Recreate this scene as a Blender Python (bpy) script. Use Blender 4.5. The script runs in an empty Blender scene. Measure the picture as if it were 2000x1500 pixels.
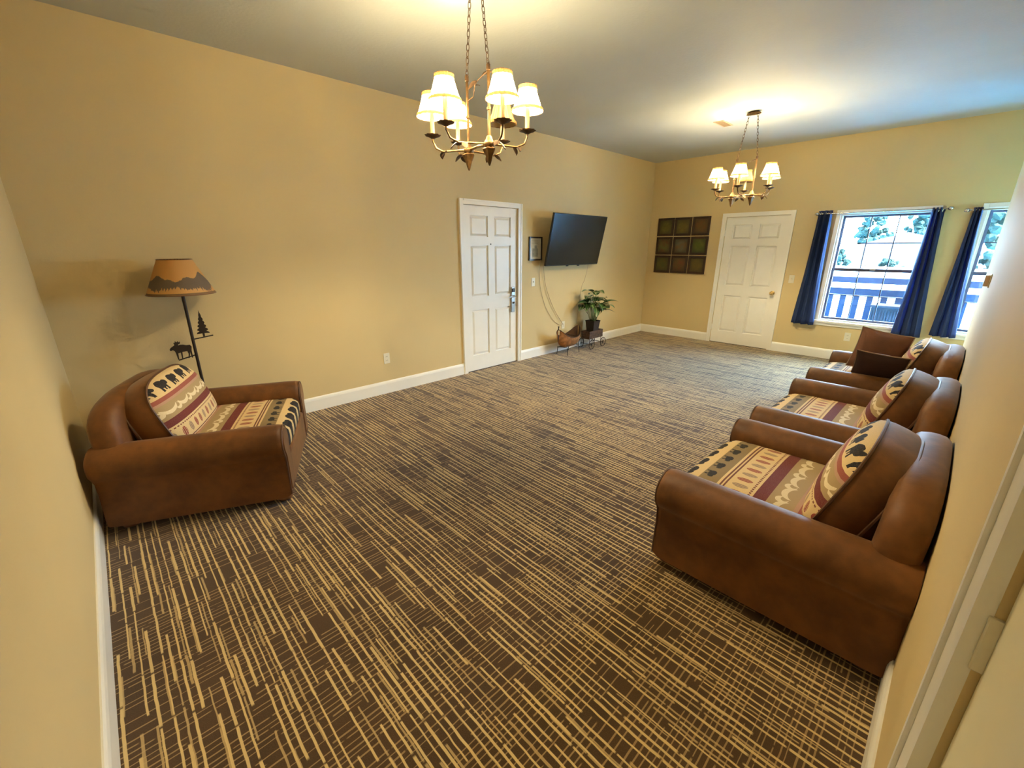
import bpy, bmesh, math, random
from mathutils import Vector, Matrix, Euler
random.seed(7)
PI = math.pi
S = bpy.context.scene
COL = S.collection

# ------------------------------------------------------------------ camera
CAM = (4.2471, 0.2784, 1.5605); YAW = 46.2063; PITCH = -17.8021; ROLL = 0.0163; FPX = 830.4963
cd = bpy.data.cameras.new('camera'); cam = bpy.data.objects.new('camera', cd); COL.objects.link(cam)
cd.sensor_width = 36.0; cd.lens = FPX / 2000 * 36.0; cd.clip_start = 0.01; cd.clip_end = 300
yw, pt, rl = map(math.radians, (YAW, PITCH, ROLL))
fw = Vector((-math.sin(yw) * math.cos(pt), math.cos(yw) * math.cos(pt), math.sin(pt)))
rt = Vector((math.cos(yw), math.sin(yw), 0)); up = rt.cross(fw)
r2 = rt * math.cos(rl) + up * math.sin(rl); u2 = -rt * math.sin(rl) + up * math.cos(rl)
cam.matrix_world = Matrix(((r2.x, u2.x, -fw.x, CAM[0]), (r2.y, u2.y, -fw.y, CAM[1]), (r2.z, u2.z, -fw.z, CAM[2]), (0, 0, 0, 1)))
S.camera = cam

# ------------------------------------------------------------------ sky, exposure
SKY_STRENGTH = 46.0
SKY_COLOR = (0.50, 0.74, 1.0, 1)
BULB = 3300.0
SHADE_GLOW = 62.0
WARM = (1.0, 0.80, 0.44, 1)
wd = bpy.data.worlds.new('sky'); S.world = wd; wd.use_nodes = True
wd.node_tree.nodes['Background'].inputs[0].default_value = SKY_COLOR
wd.node_tree.nodes['Background'].inputs[1].default_value = SKY_STRENGTH
sd = bpy.data.lights.new('sun', 'SUN'); sd.energy = 190.0; sd.angle = .01; sd.color = (1.0, .97, .92)
so = bpy.data.objects.new('sun', sd); COL.objects.link(so); so.location = (20, 8, 30)
so.rotation_euler = Vector((-.55, .05, -.83)).to_track_quat('-Z', 'Y').to_euler()
S.view_settings.view_transform = 'Standard'; S.view_settings.look = 'None'
S.view_settings.exposure = 0.62; S.view_settings.gamma = 1.0; S.view_settings.use_curve_mapping = False
S.cycles.max_bounces = 6; S.cycles.diffuse_bounces = 4; S.cycles.glossy_bounces = 3; S.cycles.transmission_bounces = 4; S.cycles.transparent_max_bounces = 12
S.cycles.adaptive_threshold = 0.1; S.cycles.adaptive_min_samples = 16
S.cycles.sample_clamp_indirect = 8.0

# ------------------------------------------------------------------ room numbers
W, L, H = 4.37, 7.853, 2.972
YE = 7.0            # the right wall ends here, an alcove goes on beyond
AX = 5.9            # end of the alcove
T = 0.15
WIN1 = (2.855, 3.80, 0.55, 1.995)     # x0 x1 z0 z1 of the wall opening
WIN2 = (4.235, 5.18, 0.55, 1.995)

for (x0, x1, z0, z1) in (WIN1, WIN2):       # daylight portals in the two window openings (they emit nothing themselves)
    ld = bpy.data.lights.new('window_portal', 'AREA'); ld.shape = 'RECTANGLE'; ld.size = x1 - x0; ld.size_y = z1 - z0
    ld.cycles.is_portal = True
    lo = bpy.data.objects.new('window_portal', ld); COL.objects.link(lo)
    lo.location = ((x0 + x1) / 2, L + T + 0.02, (z0 + z1) / 2); lo.rotation_euler = (-PI / 2, 0, 0)

# ------------------------------------------------------------------ node helpers
class X:
    def __init__(s, nt, k): s.nt = nt; s.k = k
    def _m(s, op, *a):
        n = s.nt.nodes.new('ShaderNodeMath'); n.operation = op
        for i, q in enumerate((s,) + a):
            if isinstance(q, X): s.nt.links.new(q.k, n.inputs[i])
            else: n.inputs[i].default_value = q
        return X(s.nt, n.outputs[0])
    def __add__(s, o): return s._m('ADD', o)
    __radd__ = __add__
    def __sub__(s, o): return s._m('SUBTRACT', o)
    def __rsub__(s, o): return (s * -1.0) + o
    def __mul__(s, o): return s._m('MULTIPLY', o)
    __rmul__ = __mul__
    def __truediv__(s, o): return s._m('DIVIDE', o)
    def floor(s): return s._m('FLOOR')
    def frac(s): return s._m('FRACT')
    def abs(s): return s._m('ABSOLUTE')
    def sin(s): return s._m('SINE')
    def lt(s, o): return s._m('LESS_THAN', o)
    def gt(s, o): return s._m('GREATER_THAN', o)
    def min(s, o): return s._m('MINIMUM', o)
    def max(s, o): return s._m('MAXIMUM', o)
    def pw(s, o): return s._m('POWER', o)
    def sqrt(s): return s._m('SQRT')
    def atan2(s, o): return s._m('ARCTAN2', o)
    def between(s, a, b): return s.gt(a) * s.lt(b)
    def soft(s, a, b):          # 0 below a, 1 above b
        n = s.nt.nodes.new('ShaderNodeMapRange'); n.interpolation_type = 'SMOOTHSTEP'
        s.nt.links.new(s.k, n.inputs[0]); n.inputs[1].default_value = a; n.inputs[2].default_value = b
        return X(s.nt, n.outputs[0])

class NT:
    def __init__(s, name):
        s.m = bpy.data.materials.new(name); s.m.use_nodes = True; s.nt = s.m.node_tree
        s.b = s.nt.nodes['Principled BSDF']; s.out = s.nt.nodes['Material Output']
    def coords(s, kind='Object'):
        n = s.nt.nodes.new('ShaderNodeTexCoord'); sp = s.nt.nodes.new('ShaderNodeSeparateXYZ')
        s.nt.links.new(n.outputs[kind], sp.inputs[0]); s.vec = n.outputs[kind]
        return [X(s.nt, sp.outputs[i]) for i in range(3)]
    def comb(s, *a):
        n = s.nt.nodes.new('ShaderNodeCombineXYZ')
        for i, q in enumerate(a):
            if isinstance(q, X): s.nt.links.new(q.k, n.inputs[i])
            else: n.inputs[i].default_value = q
        return n.outputs[0]
    def wn(s, *a):
        n = s.nt.nodes.new('ShaderNodeTexWhiteNoise'); s.nt.links.new(s.comb(*a), n.inputs[0]); return X(s.nt, n.outputs[0])
    def noise(s, scale, detail=3, rough=.5, vec=None):
        n = s.nt.nodes.new('ShaderNodeTexNoise'); n.inputs['Scale'].default_value = scale
        n.inputs['Detail'].default_value = detail; n.inputs['Roughness'].default_value = rough
        if vec is None:
            if not hasattr(s, 'vec'): s.coords()
            vec = s.vec
        s.nt.links.new(vec, n.inputs['Vector']); return X(s.nt, n.outputs[0])
    def mix(s, f, a, b):
        n = s.nt.nodes.new('ShaderNodeMix'); n.data_type = 'RGBA'
        if isinstance(f, X): s.nt.links.new(f.k, n.inputs[0])
        else: n.inputs[0].default_value = f
        for i, q in ((6, a), (7, b)):
            if isinstance(q, (tuple, list)): n.inputs[i].default_value = (*q[:3], 1)
            else: s.nt.links.new(q, n.inputs[i])
        return n.outputs[2]
    def color(s, sock): s.nt.links.new(sock, s.b.inputs['Base Color'])
    def bump(s, h, strength=.3, dist=.01):
        n = s.nt.nodes.new('ShaderNodeBump'); n.inputs['Strength'].default_value = strength; n.inputs['Distance'].default_value = dist
        s.nt.links.new(h.k, n.inputs['Height']); s.nt.links.new(n.outputs[0], s.b.inputs['Normal'])
    def set(s, **k):
        for a, v in k.items(): s.b.inputs[a.replace('_', ' ')].default_value = v
        return s

def plain(name, c, rough=.5, metal=0, spec=.5, var=.12, nscale=6, bump=0, bscale=60, **k):
    t = NT(name); t.set(Roughness=rough, Metallic=metal); t.b.inputs['Specular IOR Level'].default_value = spec
    t.coords(); n = t.noise(nscale, 4)
    t.color(t.mix(n.soft(.3, .7), tuple(x * (1 - var) for x in c), tuple(min(1, x * (1 + var)) for x in c)))
    if bump: t.bump(t.noise(bscale, 4), bump, .004)
    t.set(**k)
    return t.m

M = {}
M['wall'] = plain('wall_paint', (.60, .475, .262), .65, spec=.12, var=.015, nscale=1.5, bump=.12, bscale=90)
M['ceiling'] = plain('ceiling_paint', (.50, .535, .55), .6, spec=.3, var=.02, nscale=2, bump=.35, bscale=45)
M['trim'] = plain('white_trim_paint', (.80, .79, .76), .32, spec=.5, var=.01)
M['doorwhite'] = plain('white_door_paint', (.80, .79, .76), .38, spec=.5, var=.015)
M['creamdoor'] = plain('cream_door_paint', (.84, .80, .62), .4, var=.015)
M['plate'] = plain('ivory_plastic', (.72, .68, .56), .35, var=.02)
M['plateslot'] = plain('slot_shadow', (.10, .09, .07), .6)
M['chrome'] = plain('brushed_nickel', (.40, .39, .37), .28, 1, var=.05)
M['brass'] = plain('brass', (.70, .52, .24), .22, 1, var=.06)
M['black'] = plain('black_plastic', (.012, .012, .013), .4, var=.05)
M['screen'] = plain('tv_screen_glass', (.010, .012, .012), .22, spec=.35, var=.05)
M['iron'] = plain('dark_iron', (.035, .026, .022), .45, .6, var=.2)
M['bronze'] = plain('antique_bronze', (.11, .060, .022), .42, .75, var=.35, nscale=40)
M['bronzedark'] = plain('dark_bronze_leaf', (.075, .04, .018), .5, .5, var=.35, nscale=40)
M['rodmetal'] = plain('curtain_rod_nickel', (.6, .6, .6), .22, 1)
M['candle'] = plain('candle_sleeve', (.70, .52, .30), .5, var=.08)
M['foot'] = plain('turned_walnut', (.16, .07, .025), .35, var=.25, nscale=18)
M['piping'] = plain('brown_piping', (.085, .036, .016), .5, var=.2, nscale=20)
M['pillowbrown'] = plain('brown_throw_fabric', (.15, .058, .030), .75, var=.12, nscale=9, bump=.2, bscale=220)
M['pillowdark'] = plain('dark_throw_fabric', (.035, .014, .012), .75, var=.2, nscale=9, bump=.2, bscale=220)
M['pillowtrim'] = plain('pillow_edge_cord', (.30, .20, .14), .6)
M['paper'] = plain('pale_paper', (.62, .64, .62), .6, var=.05, nscale=14)
M['print'] = plain('grey_print', (.30, .33, .34), .6, var=.2, nscale=30)
M['frameblack'] = plain('black_frame', (.02, .018, .018), .35)
M['framebrown'] = plain('dark_brown_frame', (.030, .013, .007), .4, var=.2, nscale=30)
M['wicker'] = plain('canoe_bark', (.32, .135, .045), .45, var=.35, nscale=22, bump=.4, bscale=80)
M['canoein'] = plain('canoe_inner_wood', (.07, .03, .014), .6, var=.2)
M['wagonwood'] = plain('dark_wagon_wood', (.075, .04, .024), .6, var=.35, nscale=25)
M['pot'] = plain('dark_planter', (.022, .014, .011), .5, var=.2)
M['soil'] = plain('potting_soil', (.03, .02, .012), .9, var=.4, nscale=60)
M['stemgreen'] = plain('plant_stem', (.12, .17, .05), .5)
M['cable'] = plain('tan_cable', (.42, .30, .18), .5)
M['deck'] = plain('deck_blue_bounce', (.08, .55, .92), .7, var=.1)  # blue put into the deck so it bounces blue light onto the ceiling
M['railpaint'] = plain('rail_paint_slate', (.010, .014, .030), .6, spec=0, var=.1)
M['bin'] = plain('grey_bin', (.012, .014, .022), .5, spec=0, var=.1)
M['housewall'] = plain('house_siding', (.30, .30, .30), .7, var=.05)
M['houseroof'] = plain('house_roof', (.055, .055, .065), .6, spec=0, var=.1)
M['housewhite'] = plain('white_render', (.72, .72, .72), .8, var=.04)
M['houseglass'] = plain('house_window', (.05, .07, .09), .1)
M['ground'] = plain('ground_blue_bounce', (.22, .58, .85), .9, var=.2, nscale=.4)  # ground tinted blue to add to the blue bounce on the ceiling
M['treeleaf'] = plain('tree_foliage', (.008, .016, .015), .8, spec=0, var=.5, nscale=1.6, bump=.5, bscale=6)
M['bark'] = plain('tree_bark', (.06, .045, .03), .9)
M['sash'] = plain('window_sash', (.62, .66, .72), .4, var=.02)
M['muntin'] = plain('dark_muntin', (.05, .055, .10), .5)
M['vent'] = plain('vent_metal', (.55, .42, .30), .5, var=.05)
M['ventdark'] = plain('vent_duct', (.10, .07, .05), .8)

# bulbs and shades of the chandeliers give off light
def emit(name, col, st):
    t = NT(name); t.set(Base_Color=(.8, .8, .8, 1)); t.b.inputs['Emission Color'].default_value = col; t.b.inputs['Emission Strength'].default_value = st
    return t.m
M['bulb'] = emit('lit_bulb', WARM, BULB)
def shade_mat(name, glow):
    t = NT(name); x, y, z = t.coords(); a = y.atan2(x)
    pl = ((a * 26.0).sin() * .5 + .5)
    c = t.mix(pl, (.74, .46, .19), (.84, .60, .30)); t.color(c); t.set(Roughness=.8)
    tr = t.nt.nodes.new('ShaderNodeBsdfTranslucent'); tr.inputs[0].default_value = (.030, .021, .0095, 1)
    em = t.nt.nodes.new('ShaderNodeEmission'); em.inputs[0].default_value = WARM; em.inputs[1].default_value = glow
    mx = t.nt.nodes.new('ShaderNodeMixShader'); mx.inputs[0].default_value = .5
    t.nt.links.new(t.b.outputs[0], mx.inputs[1]); t.nt.links.new(tr.outputs[0], mx.inputs[2])
    ad = t.nt.nodes.new('ShaderNodeAddShader'); t.nt.links.new(mx.outputs[0], ad.inputs[0]); t.nt.links.new(em.outputs[0], ad.inputs[1])
    t.nt.links.new(ad.outputs[0], t.out.inputs[0]); return t.m
M['litshade'] = shade_mat('lit_candle_shade', SHADE_GLOW)
M['dimshade'] = shade_mat('unlit_candle_shade', 0.0)
def trim_mat():
    t = NT('shade_ruffle_trim'); t.set(Base_Color=(.55, .27, .09, 1), Roughness=.8)
    tr = t.nt.nodes.new('ShaderNodeBsdfTranslucent'); tr.inputs[0].default_value = (.050, .026, .010, 1)
    mx = t.nt.nodes.new('ShaderNodeMixShader'); mx.inputs[0].default_value = .5
    t.nt.links.new(t.b.outputs[0], mx.inputs[1]); t.nt.links.new(tr.outputs[0], mx.inputs[2]); t.nt.links.new(mx.outputs[0], t.out.inputs[0]); return t.m
M['shadetrim'] = trim_mat()
M['lining'] = plain('shade_baffle_cloth', (.55, .42, .24), .8, var=.05)  # cloth of the added light-blocking layer inside each candle shade

# window glass: clear with a faint reflection
def glass_mat():
    t = NT('window_glass'); tr = t.nt.nodes.new('ShaderNodeBsdfTransparent'); tr.inputs[0].default_value = (.93, .96, .97, 1)
    gl = t.nt.nodes.new('ShaderNodeBsdfGlossy'); gl.inputs['Roughness'].default_value = .02
    mx = t.nt.nodes.new('ShaderNodeMixShader'); mx.inputs[0].default_value = .05
    t.nt.links.new(tr.outputs[0], mx.inputs[1]); t.nt.links.new(gl.outputs[0], mx.inputs[2]); t.nt.links.new(mx.outputs[0], t.out.inputs[0])
    return t.m
M['glass'] = glass_mat()

def curtain_mat():
    t = NT('navy_curtain_cloth'); t.coords(); n = t.noise(8, 3)
    c = t.mix(n, (.012, .030, .115), (.022, .050, .165)); t.color(c); t.set(Roughness=.75)
    tr = t.nt.nodes.new('ShaderNodeBsdfTranslucent'); tr.inputs[0].default_value = (.05, .09, .36, 1)
    mx = t.nt.nodes.new('ShaderNodeMixShader'); mx.inputs[0].default_value = .22
    t.nt.links.new(t.b.outputs[0], mx.inputs[1]); t.nt.links.new(tr.outputs[0], mx.inputs[2]); t.nt.links.new(mx.outputs[0], t.out.inputs[0])
    t.bump(t.noise(320, 2), .15, .002)
    return t.m
M['curtain'] = curtain_mat()

def suede_mat():
    t = NT('brown_suede'); t.coords()
    n = t.noise(3.5, 5, .6); n2 = t.noise(16, 3)
    c = t.mix((n * .7 + n2 * .3).soft(.33, .68), (.086, .030, .0065), (.185, .069, .015)); t.color(c)
    t.set(Roughness=.56); t.b.inputs['Specular IOR Level'].default_value = .38
    t.b.inputs['Sheen Weight'].default_value = .22; t.b.inputs['Sheen Roughness'].default_value = .45
    t.b.inputs['Sheen Tint'].default_value = (.75, .62, .5, 1)
    t.bump(t.noise(140, 4), .12, .003)
    return t.m
M['suede'] = suede_mat()

# carpet: dark brown ground, tan dashes along x, thinner threads along y
def carpet_mat():
    t = NT('line_weave_carpet'); x, y, z = t.coords()
    wob = t.noise(1.1, 1) * .5
    wob2 = t.noise(14.0, 1) * .18
    def layer(al, ac, sp, dash, dens, wid, seed):
        v = ac / sp + wob + wob2
        i = v.floor(); fr = v - i
        r = t.wn(i, seed, 0.0); d = (fr - (r * .4 + .3)).abs()
        u = al / dash * (t.wn(i, seed, 3.0) * .7 + .65) + t.wn(i, seed, 5.0) * 37.0
        j = u.floor(); rr = t.wn(i, j, seed); w2 = t.wn(i, j, seed + 11.0) * wid * .8 + wid * .6
        gap = (u - j).soft(.0, .03) * (1.0 - (u - j).soft(.96, 1.0))
        e = 1.0 - ((d - w2) / (wid * .5)).soft(-.5, .5)
        return e * rr.lt(dens) * gap
    a = layer(x, y, .030, .27, .80, .125, 1.7)
    b = layer(x, y + .013, .040, .21, .50, .085, 4.3)
    c = layer(y, x, .021, .26, .72, .11, 7.1)
    f = t.noise(260, 3)
    base = t.mix(t.noise(1.3, 3).soft(.35, .65), (.052, .028, .012), (.070, .038, .017))
    base = t.mix(f.soft(.35, .75) * .5, base, (.10, .055, .028))
    k = t.mix((c * .72), base, (.40, .27, .125))
    k = t.mix((b * .75), k, (.52, .37, .175))
    k = t.mix((a * .95), k, (.64, .475, .225))
    t.color(k); t.set(Roughness=.92); t.b.inputs['Specular IOR Level'].default_value = .2
    t.b.inputs['Sheen Weight'].default_value = .25; t.b.inputs['Sheen Roughness'].default_value = .5
    t.bump(f * .5 + a * .6 + b * .4, .35, .004)
    return t.m
M['carpet'] = carpet_mat()

# lodge print: bands of bears, canoes, pine cones on cream and maroon (u across, v down the cloth)
def lodge_mat(name, ax_v, sgn, off, period):
    t = NT(name); co = t.coords(); u = co[0]; v = co[ax_v] * sgn + off
    v = (v / period).frac() * .50           # 0 at the top of the repeat, .50 at the bottom
    def rep(s, ph=0.0): return ((u / s + ph).frac() - .5) * s
    def ell(cu, cv, a, b): return (cu * cu * (1 / (a * a)) + cv * cv * (1 / (b * b))).lt(1.0)
    def box(cu, c, w, cv, v0, v1): return (cu - c).abs().lt(w) * cv.between(v0, v1)
    col = t.mix(v.gt(.115), (.60, .44, .23), (.27, .075, .06))
    col = t.mix(v.gt(.140), col, (.40, .24, .17))
    col = t.mix(v.gt(.155), col, (.34, .245, .13))
    col = t.mix(v.gt(.245), col, (.135, .026, .028))
    col = t.mix(v.gt(.290), col, (.62, .46, .25))
    col = t.mix(v.between(.300, .308) * rep(.02).abs().lt(.006), col, (.16, .05, .04))
    col = t.mix(v.between(.395, .402), col, (.14, .05, .04))
    col = t.mix(v.between(.408, .415), col, (.14, .05, .04))
    col = t.mix(v.gt(.425), col, (.23, .165, .085))
    # bears
    c = rep(.135); q = v - .055
    bear = ell(c, q, .043, .026).max(ell(c + .045, q + .004, .020, .017)).max(box(c, -.026, .009, q, 0, .045)).max(box(c, .000, .007, q, 0, .040)).max(box(c, .030, .010, q, 0, .046))
    col = t.mix(bear, col, (.010, .011, .018))
    c = rep(.115, .3); q = v - .468
    bear2 = ell(c, q, .030, .016).max(ell(c + .032, q, .013, .011)).max(box(c, -.018, .006, q, 0, .027)).max(box(c, .020, .006, q, 0, .027))
    col = t.mix(bear2, col, (.014, .015, .017))
    # canoes and paddles in off-white
    c = rep(.15, .5); q = v - .185
    can = ell(c, q, .062, .036) * (1.0 - ell(c, q + .022, .066, .036))
    c2 = rep(.15, .0); q2 = v - .205
    can = can.max(ell(c2, q2, .030, .022) * (1.0 - ell(c2 - .01, q2 + .008, .022, .013)))
    col = t.mix(can, col, (.66, .56, .38))
    # pine cones, red and grey by turns
    c = rep(.068); q = v - .35
    i = (u / .068).floor(); r = t.wn(i, 3.0, 1.0)
    cone = ell(c, q, .018, .030)
    cc = t.mix(r.gt(.45), (.24, .045, .04), (.27, .20, .15))
    col = t.mix(cone, col, cc)
    col = t.mix(cone * (rep(.012).abs().lt(.0015)), col, (.55, .38, .22))
    f = t.noise(300, 2)
    col = t.mix(f.soft(.4, .8) * .25, col, (.30, .21, .12))
    t.color(col); t.set(Roughness=.85); t.b.inputs['Specular IOR Level'].default_value = .25
    t.bump(f, .2, .002)
    return t.m
M['lodge_back'] = lodge_mat('lodge_print_back', 2, -1.0, .24, .50)
M['lodge_seat'] = lodge_mat('lodge_print_seat', 1, 1.0, .342, .62)

# lamp shade with a printed range of hills and flame-like trees
def lampshade_mat():
    t = NT('parchment_lamp_shade'); x, y, z = t.coords(); a = y.atan2(x)
    n1 = t.noise(1.0, 0, .5, t.comb(a * 1.7, 3.1, 0.0)); n2 = t.noise(1.0, 2, .5, t.comb(a * 6.0, 9.0, 0.0)); n3 = t.noise(1.0, 1, .5, t.comb(a * 20.0, 1.0, 0.0))
    hill = (n1 * .14 + n2 * .03 + .035)
    tree = ((n1 - .5) * -.08 + n3 * .085 + .0)
    edge = z.lt(.016)
    c = t.mix(z.lt(hill), (.63, .33, .10), (.175, .125, .085))
    c = t.mix(z.lt(tree), c, (.66, .36, .12))
    c = t.mix(edge, c, (.22, .13, .06))
    t.color(c); t.set(Roughness=.7)
    tr = t.nt.nodes.new('ShaderNodeBsdfTranslucent'); t.nt.links.new(c, tr.inputs[0])
    mx = t.nt.nodes.new('ShaderNodeMixShader'); mx.inputs[0].default_value = .25
    t.nt.links.new(t.b.outputs[0], mx.inputs[1]); t.nt.links.new(tr.outputs[0], mx.inputs[2]); t.nt.links.new(mx.outputs[0], t.out.inputs[0])
    return t.m
M['lampshade'] = lampshade_mat()

def leaf_mat():
    t = NT('variegated_leaf'); x, y, z = t.coords(); n = t.noise(30, 3)
    c = t.mix(n.soft(.35, .7), (.030, .085, .022), (.075, .16, .045))
    c = t.mix(((x.abs()).lt(.006)) * 1.0, c, (.25, .32, .16)); t.color(c); t.set(Roughness=.3)
    return t.m
M['leaf'] = leaf_mat()

def art_mat(name, c1, c2, seed):
    t = NT(name); x, y, z = t.coords()
    n = t.noise(9, 4, .6, t.comb(x + seed, 0.0, z + seed * 2.0)); n2 = t.noise(24, 3, .6, t.comb(x - seed, 1.0, z))
    d = (x * x + z * z).sqrt()
    c = t.mix((n * .75 + n2 * .25).soft(.35, .65), c1, c2)
    c = t.mix(.45, c, (.02, .012, .006)); c = t.mix(d.soft(.05, .12) * .55, c, (.03, .022, .012)); t.color(c); t.set(Roughness=.4)
    return t.m

# ------------------------------------------------------------------ mesh helpers
class MB:
    def __init__(s): s.v = []; s.f = []
    def add(s, vs, fs):
        o = len(s.v); s.v += [tuple(p) for p in vs]; s.f += [tuple(i + o for i in f) for f in fs]; return s
    def box(s, a, b, m=None):
        x0, y0, z0 = a; x1, y1, z1 = b
        vs = [Vector(p) for p in ((x0,y0,z0),(x1,y0,z0),(x1,y1,z0),(x0,y1,z0),(x0,y0,z1),(x1,y0,z1),(x1,y1,z1),(x0,y1,z1))]
        if m: vs = [m @ p for p in vs]
        return s.add(vs, [(0,3,2,1),(4,5,6,7),(0,1,5,4),(1,2,6,5),(2,3,7,6),(3,0,4,7)])
    def tube(s, pts, r, n=8, closed=False):
        pts = [Vector(p) for p in pts]; k = len(pts); vs = []; fs = []
        rr = r if isinstance(r, (list, tuple)) else [r] * k
        prev = None
        for i, p in enumerate(pts):
            a = pts[(i - 1) % k] if (closed or i > 0) else p
            b = pts[(i + 1) % k] if (closed or i < k - 1) else p
            d = (b - a).normalized()
            if prev is None:
                q = Vector((0, 0, 1)) if abs(d.z) < .9 else Vector((1, 0, 0))
                e = d.cross(q).normalized()
            else:
                e = (prev - d * prev.dot(d))
                e = e.normalized() if e.length > 1e-6 else d.orthogonal().normalized()
            prev = e; g = d.cross(e)
            for j in range(n):
                t = 2 * PI * j / n; vs.append(p + (e * math.cos(t) + g * math.sin(t)) * rr[i])
        m = k if closed else k - 1
        for i in range(m):
            for j in range(n):
                a = i * n + j; b = i * n + (j + 1) % n; c = ((i + 1) % k) * n + (j + 1) % n; d_ = ((i + 1) % k) * n + j
                fs.append((a, b, c, d_))
        if not closed: fs += [tuple(range(n))[::-1], tuple((k - 1) * n + j for j in range(n))]
        return s.add(vs, fs)
    def lathe(s, prof, n=20, c=(0, 0, 0), mod=None, m=None):
        vs = []; fs = []; k = len(prof)
        for i, (r, z) in enumerate(prof):
            for j in range(n):
                t = 2 * PI * j / n; q = r * (mod(t, i) if mod else 1)
                p = Vector((q * math.cos(t) + c[0], q * math.sin(t) + c[1], z + c[2]))
                vs.append(m @ p if m else p)
        for i in range(k - 1):
            for j in range(n):
                fs.append((i*n+j, i*n+(j+1) % n, (i+1)*n+(j+1) % n, (i+1)*n+j))
        if prof[0][0] > 1e-4 and prof[0][0] != prof[-1][0] or True:
            pass
        return s.add(vs, fs)
    def cap(s, n, first=True):
        return s
    def prism(s, poly, a, b, ax=1, m=None):   # polygon in the two other axes, extruded along ax from a to b
        def P(p, t):
            q = [p[0], p[1]]; q.insert(ax, t); q = Vector(q); return m @ q if m else q
        k = len(poly); vs = [P(p, a) for p in poly] + [P(p, b) for p in poly]
        fs = [tuple(range(k))[::-1], tuple(range(k, 2 * k))] + [(i, (i+1) % k, (i+1) % k + k, i + k) for i in range(k)]
        return s.add(vs, fs)
    def loft(s, rings, caps=True):
        n = len(rings[0]); vs = [p for r in rings for p in r]; fs = []
        for i in range(len(rings) - 1):
            for j in range(n): fs.append((i*n+j, i*n+(j+1) % n, (i+1)*n+(j+1) % n, (i+1)*n+j))
        if caps: fs += [tuple(range(n))[::-1], tuple((len(rings)-1)*n+j for j in range(n))]
        return s.add(vs, fs)
    def mesh(s, name, mat, smooth=True):
        me = bpy.data.meshes.new(name); me.from_pydata(s.v, [], s.f); me.update()
        bm = bmesh.new(); bm.from_mesh(me); bmesh.ops.recalc_face_normals(bm, faces=bm.faces); bm.to_mesh(me); bm.free()
        if mat: me.materials.append(M[mat] if isinstance(mat, str) else mat)
        if smooth:
            for p in me.polygons: p.use_smooth = True
        return me
    def build(s, name, mat, parent=None, loc=(0, 0, 0), rot=(0, 0, 0), smooth=True, bevel=0, seg=2, sub=0):
        return place(name, s.mesh(name, mat, smooth), parent, loc, rot, bevel, seg, sub, smooth)

def place(name, me, parent=None, loc=(0, 0, 0), rot=(0, 0, 0), bevel=0, seg=2, sub=0, smooth=True):
    o = bpy.data.objects.new(name, me); COL.objects.link(o); o.parent = parent; o.location = loc; o.rotation_euler = rot
    if bevel:
        b = o.modifiers.new('bevel', 'BEVEL'); b.width = bevel; b.segments = seg; b.limit_method = 'ANGLE'; b.angle_limit = .6; b.harden_normals = False
    if sub:
        u = o.modifiers.new('sub', 'SUBSURF'); u.levels = sub; u.render_levels = sub
    if smooth and not sub:
        # keep flat faces flat while rounding soft edges
        bm = bmesh.new(); bm.from_mesh(me)
        for e in bm.edges:
            if len(e.link_faces) == 2 and e.calc_face_angle(0) > .7: e.smooth = False
        bm.to_mesh(me); bm.free()
    return o

def empty(name, loc=(0, 0, 0), rz=0):
    o = bpy.data.objects.new(name, None); COL.objects.link(o); o.location = loc; o.rotation_euler = (0, 0, rz); o.empty_display_size = .1
    return o
def tag(o, label, cat, group=None):
    o['label'] = label; o['category'] = cat
    if group: o['group'] = group
    return o
def struct(o, label=None):
    o['kind'] = 'structure'
    if label: o['label'] = label
    return o
def copy_tree(o, parent=None):
    c = o.copy(); COL.objects.link(c); c.parent = parent
    for ch in list(o.children): copy_tree(ch, c)
    return c

# ------------------------------------------------------------------ room shell
D1 = (3.549, 4.454, 2.042)      # left-wall door opening: y0 y1 top
D2 = (1.347, 2.256, 2.022)      # far-wall door opening: x0 x1 top
D3 = (0.16, 1.045, 2.042)       # right-wall door opening
struct(MB().box((-T, -T, -.1), (AX + T, L + T, 0)).build('floor', 'carpet', smooth=False), 'brown carpet woven with tan broken lines')
struct(MB().box((-T, -T, H), (AX + T, L + T, H + .12)).build('ceiling', 'ceiling', smooth=False), 'off-white painted ceiling')
w = MB(); w.box((-T, -T, 0), (0, D1[0], H)).box((-T, D1[1], 0), (0, L, H)).box((-T, D1[0], D1[2]), (0, D1[1], H))
struct(w.build('wall_left', 'wall', smooth=False), 'long tan wall with door and television')
struct(MB().box((0, -T, 0), (W + T, 0, H)).build('wall_near', 'wall', smooth=False), 'tan wall behind the lone armchair')
w = MB(); w.box((-T, L, 0), (D2[0], L + T, H)).box((D2[0], L, D2[2]), (D2[1], L + T, H)).box((D2[1], L, 0), (WIN1[0], L + T, H))
for a in (WIN1, WIN2):
    w.box((a[0], L, 0), (a[1], L + T, a[2])).box((a[0], L, a[3]), (a[1], L + T, H))
w.box((WIN1[1], L, 0), (WIN2[0], L + T, H)).box((WIN2[1], L, 0), (AX + T, L + T, H))
struct(w.build('wall_far', 'wall', smooth=False), 'tan window wall at the far end')
w = MB(); w.box((W, 0, 0), (W + T, D3[0], H)).box((W, D3[1], 0), (W + T, YE, H)).box((W, D3[0], D3[2]), (W + T, D3[1], H))
struct(w.build('wall_right', 'wall', smooth=False), 'tan wall behind the row of armchairs')
struct(MB().box((W + T, YE - T, 0), (AX + T, YE, H)).build('wall_return', 'wall', smooth=False))
struct(MB().box((AX, YE, 0), (AX + T, L, H)).build('wall_alcove', 'wall', smooth=False))

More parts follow.
